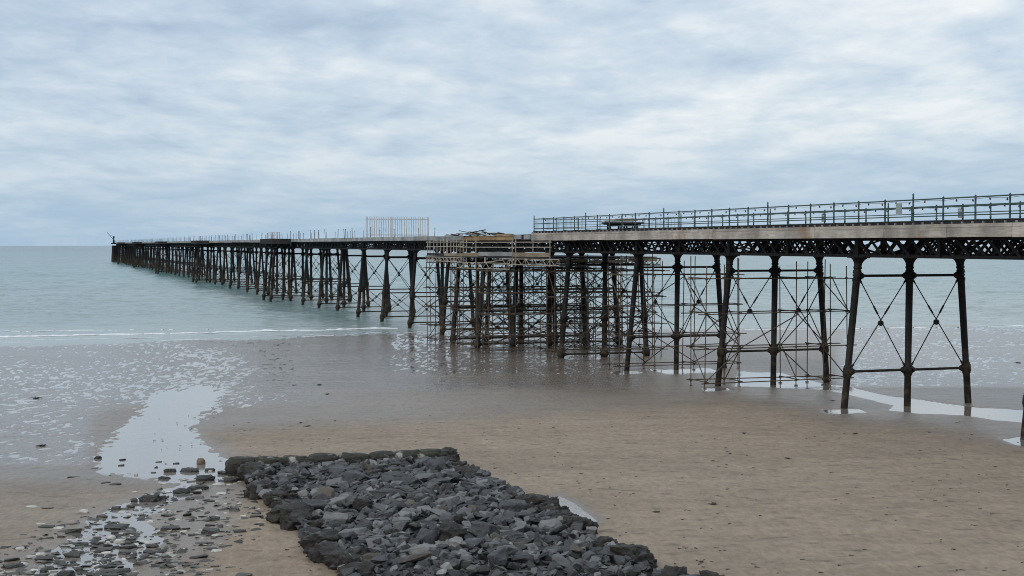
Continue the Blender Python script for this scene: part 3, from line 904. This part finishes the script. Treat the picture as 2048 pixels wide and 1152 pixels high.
# a ladder-like loose pole leaning between towers
o = thing('leaning_pole', -5.0, 23.0, 0, 'single long pole slung low between two scaffold towers', 'pole')
q = MB(); q.tube((-1.4, 5.2, 1.2), (2.9, -6.0, 2.35), .035); q.lathe((-1.4,5.2,1.2),(-1.36,5.1,1.21),[(0,.05),(1,.05)],6)
me = q.build('leaning_pole', M['tube'])
for k in ('label', 'category'): me[k] = o[k]
me.location = o.location; me.rotation_euler = o.rotation_euler; bpy.data.objects.remove(o)

# hanging work platform with guard rails and lattice beams
PF = thing('work_platform', 0, 58, 7.6, 'pale hanging scaffold platform with guard rails and lattice beams round the pier lay-by', 'platform')
A = (-8.1, -1.9); B = (-5.05, -16.0); C = (-8.05, 10.4); D = (-4.4, 12.2); E = (-4.35, -16.4)
def L2(a, b, k, z): return Vector((a[0]+(b[0]-a[0])*k, a[1]+(b[1]-a[1])*k, z))
def guard(a, b, ks, dens_z=(1.27, .84), zpost=1.5, jit=.03):
    for z in dens_z:
        q = MB(); q.tube(L2(a, b, -.02, z+r4.uniform(-jit,jit)), L2(a, b, 1.03, z+r4.uniform(-jit,jit)), .042, n=6); q.build('guard_rail', M['alu'], PF)
    for k in ks:
        q = MB(); p = L2(a, b, k, 0); q.tube(p + Vector((.05,0,-.75)), p + Vector((.05,0,zpost + r4.uniform(-.1,.18))), .042, n=6); q.build('guard_post', M['alu'], PF)
guard(B, A, (.0, .18, .37, .41, .84, .96, 1.0))
guard(A, C, (.08, .17, .25, .33, .42, .52, .62, .72, .82, .93, 1.0), zpost=1.4, jit=.06)
guard(C, D, (.3, .6, 1.0))
# toe boards and boarded floor
def board(a, b, k0, k1, z0, z1, mat, th=.05):
    p, q_ = L2(a, b, k0, (z0+z1)/2), L2(a, b, k1, (z0+z1)/2)
    q = MB(); q.bar(p, q_, z1-z0, th, (0,0,1)); q.build('toe_board', M[mat], PF)
board(B, A, 0, .395, .06, .40, 'greywood'); board(B, A, .40, .80, .09, .42, 'oldfascia'); board(B, A, .805, 1.0, .02, .34, 'greywood')
board(A, C, 0, .5, .0, .26, 'greywood'); board(A, C, .505, 1.0, .02, .24, 'darkwood')
q = MB()
o2 = [B, A, C, (-7.9, 11.6), (8.0, 11.6), (8.3, -7.2), (-3.0, -8.0), E]
n = len(o2)
q.add([(x, y, -.10) for x, y in o2] + [(x, y, -.02) for x, y in o2], [tuple(range(n))[::-1], tuple(range(n, 2*n))] + [(i, (i+1) % n, n+(i+1) % n, n+i) for i in range(n)])
q.build('platform_floor', M['darkwood'], PF)
def beam(a, b, z0, z1, mat='alu', pitch=.62, r=.034, off=0.0):
    a = Vector((a[0], a[1], 0)); b = Vector((b[0], b[1], 0)); L = (b-a).length; nn = max(3, int(L/pitch))
    q = MB(); up0 = Vector((0,0,z0)); up1 = Vector((0,0,z1))
    q.tube(a+up0, b+up0, r*1.15); q.tube(a+up1, b+up1, r*1.15)
    for i in range(nn):
        p, s = a.lerp(b, i/nn), a.lerp(b, (i+1)/nn)
        if i % 2: q.tube(p+up0, s+up1, r*.8, n=5)
        else: q.tube(p+up1, s+up0, r*.8, n=5)
        if i % 4 == 0: q.tube(p+up0, p+up1, r*.8, n=5)
    q.build('lattice_beam', M[mat], PF)
beam(L2(B, A, -.10, 0), L2(B, A, .52, 0), -.62, -.14)
beam(L2(B, A, .42, 0) - Vector((.15,0,0)), L2(B, A, 1.05, 0) - Vector((.15,0,0)), -1.02, -.52)
beam(L2(A, C, 0, 0) - Vector((.1,0,0)), L2(A, C, 1.02, 0) - Vector((.1,0,0)), -.50, -.13)
beam((-4.2, -8.1), (8.6, -7.4), -.78, -.20, 'tube'); beam((-4.2, -5.0), (8.6, -5.0), -.75, -.2, 'tube'); beam((-7.5, 2), (8.5, 2), -.75, -.2, 'tube')
beam((-7.8, 11.7), (8.2, 11.7), -.7, -.15, 'tube'); beam((8.5, -7.4), (8.2, 11.7), -.7, -.15, 'tube'); beam((-3.5,-7.9),(-3.5,11.0), -.74,-.2,'tube')
for i, (x, w0, w1) in enumerate(((-8.0, -2.6, 1.2), (-7.5, 1.6, 5.2), (-7.2, 5.4, 8.2), (-7.7, -2.4, 2.6))):
    q = MB(); z = (-.36, -.42, -.34, -.74)[i]; q.bar((w0, x-.3, z), (w1, x-.25, z+.03), .22, .05, (0,0,1)); q.build('hung_board', M['greywood' if i != 3 else 'oldfascia'], PF)
for i in range(9):
    q = MB(); w = r4.uniform(-7.5, 7.8); y = r4.choice((-7.6, -5, 2, 11)); q.tube((w, y, -1.3), (w+r4.uniform(-.4,.4), y, -.1), .03); q.build('hanger_tube', M['alu'], PF)
q = MB(); q.bar((-7.2, -6.0, -.46), (-5.9, -10.0, -.1), .06, .06); q.bar((-7.25, -5.8, -.55), (-7.25, -5.8, -.05), .06, .3); q.bar((-6.0, -10.0, -.5), (-6.0, -10.0, -.05), .06, .14); q.build('platform_bracket', M['alu'], PF)

# ------------------------------------------------------------------ stones
def hull_rock(seed, sx, sy, sz, n=14, bev=.03, cuts=0):
    r = random.Random(seed); bm = bmesh.new()
    for i in range(n):
        v = Vector((r.gauss(0,1), r.gauss(0,1), r.gauss(0,1))).normalized()
        k = r.uniform(.78, 1.0)
        v = Vector([math.copysign(abs(c)**.62, c) for c in v])*k
        bm.verts.new((v.x*sx, v.y*sy, v.z*sz))
    ret = bmesh.ops.convex_hull(bm, input=bm.verts)
    bmesh.ops.delete(bm, geom=list({g for g in ret['geom_unused'] + ret['geom_interior'] if isinstance(g, bmesh.types.BMVert)}), context='VERTS')
    bmesh.ops.dissolve_limit(bm, angle_limit=R(12), verts=bm.verts, edges=bm.edges)
    try: bmesh.ops.bevel(bm, geom=list(bm.edges), offset=bev*min(sx, sy, sz)*2, segments=1, affect='EDGES', clamp_overlap=True)
    except Exception: pass
    if cuts:
        bmesh.ops.triangulate(bm, faces=list(bm.faces))
        bmesh.ops.subdivide_edges(bm, edges=list(bm.edges), cuts=cuts, use_grid_fill=True)
        bm.normal_update(); o = Vector((seed*1.3, seed*.7, seed*2.1)); m = min(sx, sy, sz)
        for v in bm.verts:
            q = v.co + o
            k = .16*m*mnoise.fractal(q*3.2, .8, 2.2, 4) + .10*m*mnoise.noise(Vector((q.x*2, q.y*2, q.z*16)))
            v.co += v.normal*k
    return bm
def rough_rock(seed, sx, sy, sz, amp=.34, sub=4, f=1.7):
    bm = bmesh.new(); bmesh.ops.create_icosphere(bm, subdivisions=sub, radius=1)
    o = Vector((seed*3.17, seed*1.7, seed*.9))
    for v in bm.verts:
        d = v.co.normalized()
        q = Vector([math.copysign(abs(c)**.7, c) for c in d])
        k = 1 + amp*mnoise.fractal(d*f + o, .6, 2.1, 7) + amp*.45*(abs(mnoise.noise(d*5 + o)) - .25)
        v.co = Vector((q.x*sx*k, q.y*sy*k, q.z*sz*k))
    return bm
def bm_mesh(bm, name, mat, smooth=False):
    me = bpy.data.meshes.new(name); bm.to_mesh(me); bm.free()
    if smooth: me.polygons.foreach_set('use_smooth', [True]*len(me.polygons))
    me.materials.append(mat); return me
def place(name, me, loc, rot, sc):
    o = bpy.data.objects.new(name, me); COL.objects.link(o)
    o.location = loc; o.rotation_euler = rot; o.scale = (sc, sc, sc) if isinstance(sc, (int, float)) else sc
    return o
FORMS = [('blocky', 1, .8, .62), ('flat', 1, .8, .26), ('wedge shaped', 1, .6, .5), ('flat', 1, .62, .22), ('blocky', 1, .9, .55), ('long', 1.2, .55, .4), ('slab like', 1, .85, .33)]
SHADES = [('mid grey', 'slate'), ('pale grey', 'slatepale'), ('dark', 'slatedark'), ('brownish', 'slatebrown')]
HULL = {}
for si, (sh, mk) in enumerate(SHADES):
    for i in range(14):
        fm, a, b, c = FORMS[i % 7]
        HULL[(si, i)] = bm_mesh(hull_rock(100+i, a*.5, b*.5, c*.5, 13 + i % 5, .03, 3), 'rubble_stone', M[mk])
ROUGH = [bm_mesh(rough_rock(i+1, .62, .5, .42), 'edge_boulder', M['boulder'], True) for i in range(9)]
KERB = [bm_mesh(rough_rock(40+i, .60, .32, .30, .14, 4, 1.6), 'kerb_stone', M['kerbstone'], True) for i in range(4)]
TOPZ = .26
def in_poly(x, y, P):
    c = False; n = len(P)
    for i in range(n):
        x0, y0 = P[i]; x1, y1 = P[(i+1) % n]
        if (y0 > y) != (y1 > y) and x < (x1-x0)*(y-y0)/(y1-y0+1e-12)+x0: c = not c
    return c
def walk(pts, step):
    """points spaced along a polyline"""
    out = []; carry = 0.0
    for a, b in zip(pts[:-1], pts[1:]):
        d = (b-a).length; s = carry
        while s < d: out.append((a.lerp(b, s/d), (b-a).normalized())); s += step*rk.uniform(.85, 1.15)
        carry = s - d
    return out
rk = random.Random(77)
left_line = [Vector((p.x, p.y, 0)) for p in BEDW[0:6]]
right_line = [Vector((p.x, p.y, 0)) for p in (BEDW[14], BEDW[13], BEDW[12], BEDW[11], BEDW[10], BEDW[9], BEDW[8], BEDW[7], BEDW[6])]
back_line = [Vector((BEDW[0].x, BEDW[0].y, 0)), Vector((BEDW[14].x, BEDW[14].y, 0))]
edge_pts = []
LEFT = []
for side, line in (('left', left_line), ('right', right_line)):
    for i, (p, d) in enumerate(walk(line, .62)):
        if p.y < 31: continue
        nrm = Vector((-d.y, d.x, 0)) if side == 'left' else Vector((d.y, -d.x, 0))
        c = p + nrm*rk.uniform(.05, .5)
        s = rk.uniform(.52, .88)
        use_rough = rk.random() < (.8 if side == 'left' else .6)
        if use_rough: me = rk.choice(ROUGH); desc = rk.choice(['brown weed covered', 'rough brown']); 
        else:
            si = rk.choice((0, 2, 2)); me = HULL[(si, rk.choice((0, 2, 4, 7, 9, 11)))]; desc = 'bare grey' if si == 0 else 'bare dark'; s *= 1.05
        o = place('edge_boulder', me, (c.x, c.y, base(c.x, c.y) + .14 + rk.uniform(-.05, .10)), (rk.uniform(-.25,.25), rk.uniform(-.25,.25), rk.uniform(0, 6.28)), (s, s, s*rk.uniform(.7, 1.0)))
        tag(o, f'{desc} boulder, {ordw(i+1)} from the far end of the {side} rubble edge', 'boulder', f'boulders edging the rubble bed on the {side}')
        edge_pts.append((c.x, c.y, s*.55))
        if side == 'left': LEFT.append(c.y)
bl = walk(back_line, .98)
for i, (p, d) in enumerate(bl):
    o = place('kerb_stone', KERB[i % 4], (p.x, p.y, base(p.x, p.y) + .31), (rk.uniform(-.05,.05), rk.uniform(-.05,.05), math.atan2(d.y, d.x) + rk.uniform(-.06,.06)), (rk.uniform(.95,1.1), 1, rk.uniform(.95,1.2)))
    tag(o, f'dark mossy kerb stone, {ordw(i+1)} from left in the far edge of the rubble', 'kerb stone', 'kerb stones along the far edge of the rubble bed')
p = BEDW[14]; o = place('edge_boulder', ROUGH[2], (p.x+.1, p.y, base(p.x, p.y) + .2), (0,0,1.1), (1.0,.8,.9))
tag(o, 'dark rough boulder at the right end of the mossy kerb stones', 'boulder', 'boulders edging the rubble bed on the right')
# individually placed big stones
xs = [p[0] for p in BEDP]; ysb = [p[1] for p in BEDP]
big = []; tries = 0
while len(big) < 292 and tries < 60000:
    tries += 1
    x = rk.uniform(min(xs), max(xs)); y = rk.uniform(max(33.5, min(ysb)), max(ysb))
    if not in_poly(x, y, BEDP): continue
    r = rk.choice((.34,.38,.42,.46,.5,.58,.72))*.68
    if any((x-a)**2 + (y-b)**2 < ((r+c)*.72)**2 for a, b, c in edge_pts): continue
    if any((x-a[0])**2 + (y-a[1])**2 < ((r+a[2])*.74)**2 for a in big): continue
    big.append((x, y, r))
rows = {}
for (x, y, r) in big:
    k = min(range(len(LEFT)), key=lambda q: abs(LEFT[q]-y)); rows.setdefault(k, []).append((x, y, r))
for k, st_ in rows.items():
    st_.sort()
    for j, (x, y, r) in enumerate(st_):
        si = rk.choices((0, 1, 2, 3), (.45, .16, .32, .07))[0]; i = rk.randrange(14)
        steep = rk.random() < .22
        tilt = .6 if steep else .22
        o = place('rubble_stone', HULL[(si, i)], (x, y, base(x, y) + TOPZ + rk.uniform(-.08, .1) + (.08 if steep else 0)),
                  (rk.uniform(-tilt, tilt), rk.uniform(-tilt, tilt), rk.uniform(0, 6.28)), r*2*rk.uniform(.95, 1.2))
        if rk.random() < .05:
            o.data = rk.choice(ROUGH); o.scale = (r*1.5, r*1.5, r*1.6)
            tag(o, f'rough brown weedy stone, {ordw(j+1)} from left, level with {ordw(k+1)} left edge boulder', 'stone', 'loose stones filling the rubble bed'); continue
        tag(o, f'{SHADES[si][0]} {FORMS[i % 7][0]} stone, {ordw(j+1)} from left, level with {ordw(k+1)} left edge boulder', 'stone', 'loose stones filling the rubble bed')
# the rest of the rubble, too many to count, over a gravel core
def rubble_mass():
    m = MB(); var = []
    for i in range(12):
        fm, a, b, c = FORMS[i % 7]
        bm = hull_rock(300+i, a*.5, b*.5, c*.5, 11 + i % 4, .02, 1)
        bm.verts.ensure_lookup_table(); bm.verts.index_update()
        var.append(([v.co.copy() for v in bm.verts], [[v.index for v in f.verts] for f in bm.faces])); bm.free()
    n = 0; tries = 0
    while n < 3200 and tries < 30000:
        tries += 1
        x = rk.uniform(min(xs), max(xs)); y = rk.uniform(max(32.5, min(ysb)), max(ysb))
        if not in_poly(x, y, BEDP): continue
        vs, fs = rk.choice(var); s = rk.uniform(.18, .5)
        mt = Euler((rk.gauss(0,.42), rk.gauss(0,.42), rk.uniform(0,6.28))).to_matrix()*s
        c = Vector((x, y, base(x, y) + rk.uniform(.12, .34)))
        m.add([mt @ v + c for v in vs], fs); n += 1
    # core
    core = [(x, y, base(x, y)+.16) for x, y in BEDP]
    m.add(core, [tuple(range(len(core)))])
    o = m.build('rubble', M['slate'])
    tag(o, 'mass of small broken grey slate packed between the larger stones', 'rubble', kind='stuff')
rubble_mass()

# stones and pebbles scattered by the stream
def zp(zx, zy): return zx*.2734, 860 + zy*.2734
BS = [(1095,505,130,75,'r'),(1180,500,70,50,'r'),(980,515,60,45,'d'),(1325,450,110,50,'r'),(1450,425,140,45,'r'),(1440,455,100,40,'f'),(1500,355,125,65,'r'),(1245,298,85,40,'r'),(1390,296,130,40,'r'),(1530,290,110,40,'f'),(1470,238,60,60,'b'),(1640,312,120,45,'f'),(1690,368,100,50,'r'),(900,216,70,18,'f'),(885,256,60,25,'f'),(718,203,45,30,'r'),(1200,352,75,28,'r'),(855,708,220,55,'s'),(540,742,130,60,'d'),(440,702,80,40,'d'),(615,598,70,38,'y'),(860,572,90,40,'d'),(945,560,80,35,'d'),(745,632,90,35,'d'),(1715,580,85,55,'d'),(1570,648,100,50,'d'),(1230,622,150,25,'f'),(1370,618,80,40,'d'),(1240,716,200,50,'f'),(1540,738,160,55,'d'),(1750,744,120,40,'f'),(520,910,150,70,'d'),(690,830,85,55,'d'),(770,870,140,45,'f'),(930,850,150,45,'f'),(1110,848,110,40,'d'),(1100,893,130,40,'f'),(910,895,100,45,'d'),(330,940,160,55,'f'),(90,948,150,40,'f'),(90,994,180,40,'s'),(230,930,70,36,'y'),(300,910,70,30,'p'),(1460,926,170,35,'s'),(1030,974,120,45,'d'),(760,1000,90,35,'d'),(795,958,50,25,'d'),(485,1054,110,65,'r'),(575,1020,70,45,'d'),(320,1030,50,30,'r'),(295,1070,90,30,'r'),(800,1062,160,40,'f'),(1790,1058,150,55,'s'),(930,1030,50,30,'d'),(1450,1055,40,35,'d'),(345,570,110,20,'f'),(235,560,90,14,'p'),(350,706,150,22,'f'),(815,785,60,35,'y'),(880,806,70,22,'p'),(1240,905,55,28,'p'),(1160,232,60,14,'f'),(1285,244,70,16,'f'),(1140,272,30,20,'d'),(1125,310,50,14,'f'),(995,325,30,26,'p'),(820,332,50,12,'f'),(550,345,130,16,'f'),(650,362,50,12,'f'),(775,386,90,18,'f'),(840,396,110,24,'f'),(1600,400,90,20,'p'),(1620,465,70,22,'p'),(1460,590,50,16,'p'),(1035,612,36,30,'p'),(1780,628,50,16,'p'),(1575,772,60,22,'p'),(300,686,60,14,'p'),(430,715,80,16,'p'),(985,452,40,12,'y'),(1195,392,40,12,'y'),(1400,375,80,18,'f'),(1380,505,90,30,'d'),(1450,490,110,26,'f'),(1530,515,100,18,'f'),(1620,585,60,20,'d'),(1880,632,130,24,'f'),(1895,688,100,14,'f'),(1500,662,90,18,'f'),(1280,768,70,22,'d'),(1400,770,60,25,'d'),(1470,826,120,22,'f'),(960,755,120,26,'d'),(710,724,90,20,'f'),(840,748,70,20,'d'),(610,828,110,24,'f'),(740,655,80,12,'f'),(690,280,80,14,'f'),(700,912,40,20,'d'),(880,1000,60,18,'d'),(640,992,90,14,'f'),(540,962,60,18,'d'),(390,1022,50,18,'d'),(1340,975,90,10,'f'),(1690,1002,90,12,'f'),(1755,824,60,10,'f'),(180,678+300,60,22,'p'),(30,1002,60,20,'f'),(1540,300,30,20,'p'),(1760,1015,20,8,'f')]
BR = [bm_mesh(rough_rock(60+i, .5, .42, .30, .26, 4, 1.6), 'beach_stone', M['stonewet'], True) for i in range(4)]
BBR = bm_mesh(rough_rock(66, .5, .45, .42, .12, 3, 1.1), 'beach_stone', M['stonebrown'], True)
BP = [bm_mesh(rough_rock(70+i, .5, .38, .24, .2, 3, 1.3), 'pale_stone', M['stonepale'], True) for i in range(3)]
BD = [bm_mesh(hull_rock(500+i, .5, .4, .28, 12, .03, 3), 'beach_stone', M['stonewet']) for i in range(5)]
BF = [bm_mesh(hull_rock(520+i, .5, .36, .11, 12, .03, 3), 'beach_stone', M['stonewet']) for i in range(5)]
KIND = {'r': ('dark rounded', BR), 'd': ('dark angular', BD), 'f': ('dark flat', BF), 's': ('dark long slab', BF), 'b': ('brown rounded', [BBR]), 'y': ('yellowish pale', BP), 'p': ('small white', BP)}
BS.sort(key=lambda q: q[1])
rb = random.Random(9)
for r0 in range(0, len(BS), 9):
    row = sorted(BS[r0:r0+9])
    for j, (zx, zy, ww, hh, kd) in enumerate(row):
        px, py = zp(zx, zy); g = G(px, py + hh*.2734*.2)
        w = ww*.2734*g.y/F; h = hh*.2734*g.y/F
        de, ml = KIND[kd]; me = rb.choice(ml)
        zfac = (h/w)/(.6 if kd in 'rb' else .5 if kd in 'dyp' else .24)
        o = place('beach_stone', me, (g.x, g.y, g.z + h*.12), (rb.uniform(-.08,.08), rb.uniform(-.08,.08), rb.uniform(-.4,.4) + (math.pi if rb.random() < .5 else 0)), (w*1.05, w*rb.uniform(.8,1.2), max(.28*w, w*min(1.4, zfac))))
        tag(o, f'{de} stone, {ordw(j+1)} from left in the {ordw(r0//9+1)} row by the stream', 'stone', 'stones scattered along the stream')
# small shingle strewn among them
m = MB(); pal2 = MB()
var = []
for i in range(8):
    bm = hull_rock(700+i, .5, .4, .14, 10, .02); bm.verts.index_update()
    var.append(([v.co.copy() for v in bm.verts], [[v.index for v in f.verts] for f in bm.faces])); bm.free()
area = [(480,945),(360,960),(300,985),(210,1020),(40,1090),(-40,1090),(-40,1170),(420,1170),(430,1105),(520,1060),(560,1058),(505,985)]
n = 0
while n < 2700:
    px, py = rb.uniform(-40, 620), rb.uniform(930, 1170)
    if not in_poly(px + rb.gauss(0, 16), py + rb.gauss(0, 8), area): continue
    if mnoise.noise(Vector((px*.022, py*.05, 3))) < rb.uniform(-.45, .25): continue
    g = G(px, py); s = .06 + .36*rb.random()**2.7
    vs, fs = rb.choice(var); mt = Euler((rb.gauss(0,.15), rb.gauss(0,.15), rb.uniform(0,6.28))).to_matrix()*s
    (pal2 if rb.random() < .16 else m).add([mt @ v + g + Vector((0,0,s*.03 - .02)) for v in vs], fs); n += 1
tag(m.build('shingle', M['stonewet']), 'dark shingle strewn along the stream bed', 'shingle', kind='stuff')
tag(pal2.build('shell_shingle', M['stonepale']), 'white shell and pebble bits strewn along the stream', 'shells', kind='stuff')

# seaweed clumps on the sand
SW = [(72,797,24,'flat dark seaweed clump far left on the wet sand'),(85,892,26,'low seaweed clump near the left edge, left of the stream pool'),(587,771,9,'tiny seaweed scrap beyond the dry bank, left of a pair'),(639,770,14,'seaweed strip beyond the dry bank, right of a tiny scrap'),(655,789,13,'seaweed strip just beyond the dry bank edge'),(601,846,9,'small seaweed scrap on the dry bank above a branched one'),(615,853,16,'branched seaweed scrap on the dry bank'),(670,842,6,'smallest seaweed dot on the dry bank'),(1427,1009,26,'largest dark seaweed clump on the open sand right of the rubble bed'),(1312,1025,17,'small dark seaweed strip right of the rubble bed'),(1460,908,7,'tiny seaweed dot in the middle of the open sand'),(1576,918,16,'faint flat seaweed strip on the open sand'),(1403,1125,12,'small seaweed scrap near the front corner of the rubble bed'),(2036,726,18,'dark seaweed strip far right beyond the pier'),(1665,802,12,'seaweed scrap by the foot of the nearest trestle'),(1710,868,14,'reddish seaweed line on the sand below the nearest trestle'),(1488,867,10,'thin seaweed strip below the second trestle')]
for (px, py, wpx, lab) in SW:
    g = G(px, py); w = wpx*g.y/F
    m = MB()
    for i in range(9):
        a = rb.uniform(-.5, .5)*math.pi*.9; L = w*rb.uniform(.25, .55)*(1 if rb.random() < .5 else -1)
        p0 = Vector((rb.gauss(0, w*.12), rb.gauss(0, w*.2), .03)); prev = p0
        for k in range(4):
            c = p0 + Vector((math.cos(a)*L*(k+1)/4, math.sin(a)*L*(k+1)/4 + rb.gauss(0, w*.03), max(.01, .10*w*math.sin((k+1)*.8) + .02)))
            m.tube(prev, c, w*.035*(1-k*.18) + .008, n=5); prev = c
    m.lathe((0,0,-.03), (0,0,w*.11+.03), [(0,w*.26),(.5,w*.22),(.8,w*.13),(1,.01)], 9)
    o = m.build('seaweed_clump', M['weed']); o.location = g + Vector((0,0,.01)); o.scale = (1, 1, .4); tag(o, lab, 'seaweed', 'seaweed scraps on the sand')

# tiny dark bits washed over the sand
m = MB(); n = 0
while n < 300:
    px, py = rb.uniform(300, 2080), rb.uniform(830, 1150)
    if mnoise.noise(Vector((px*.006, py*.012, 8))) < rb.uniform(-.3, .35): continue
    g = G(px, py)
    if in_poly(g.x, g.y, BEDP): continue
    L = rb.uniform(.015, .07); a = rb.gauss(0, .5); v = Vector((math.cos(a), math.sin(a), 0))*L
    m.tube(g - v + Vector((0,0,.022)), g + v + Vector((0,0,.024)), rb.uniform(.007, .016), .006, 4); n += 1
tag(m.build('sand_debris', M['weed']), 'tiny dark weed bits washed over the sand', 'debris', kind='stuff')
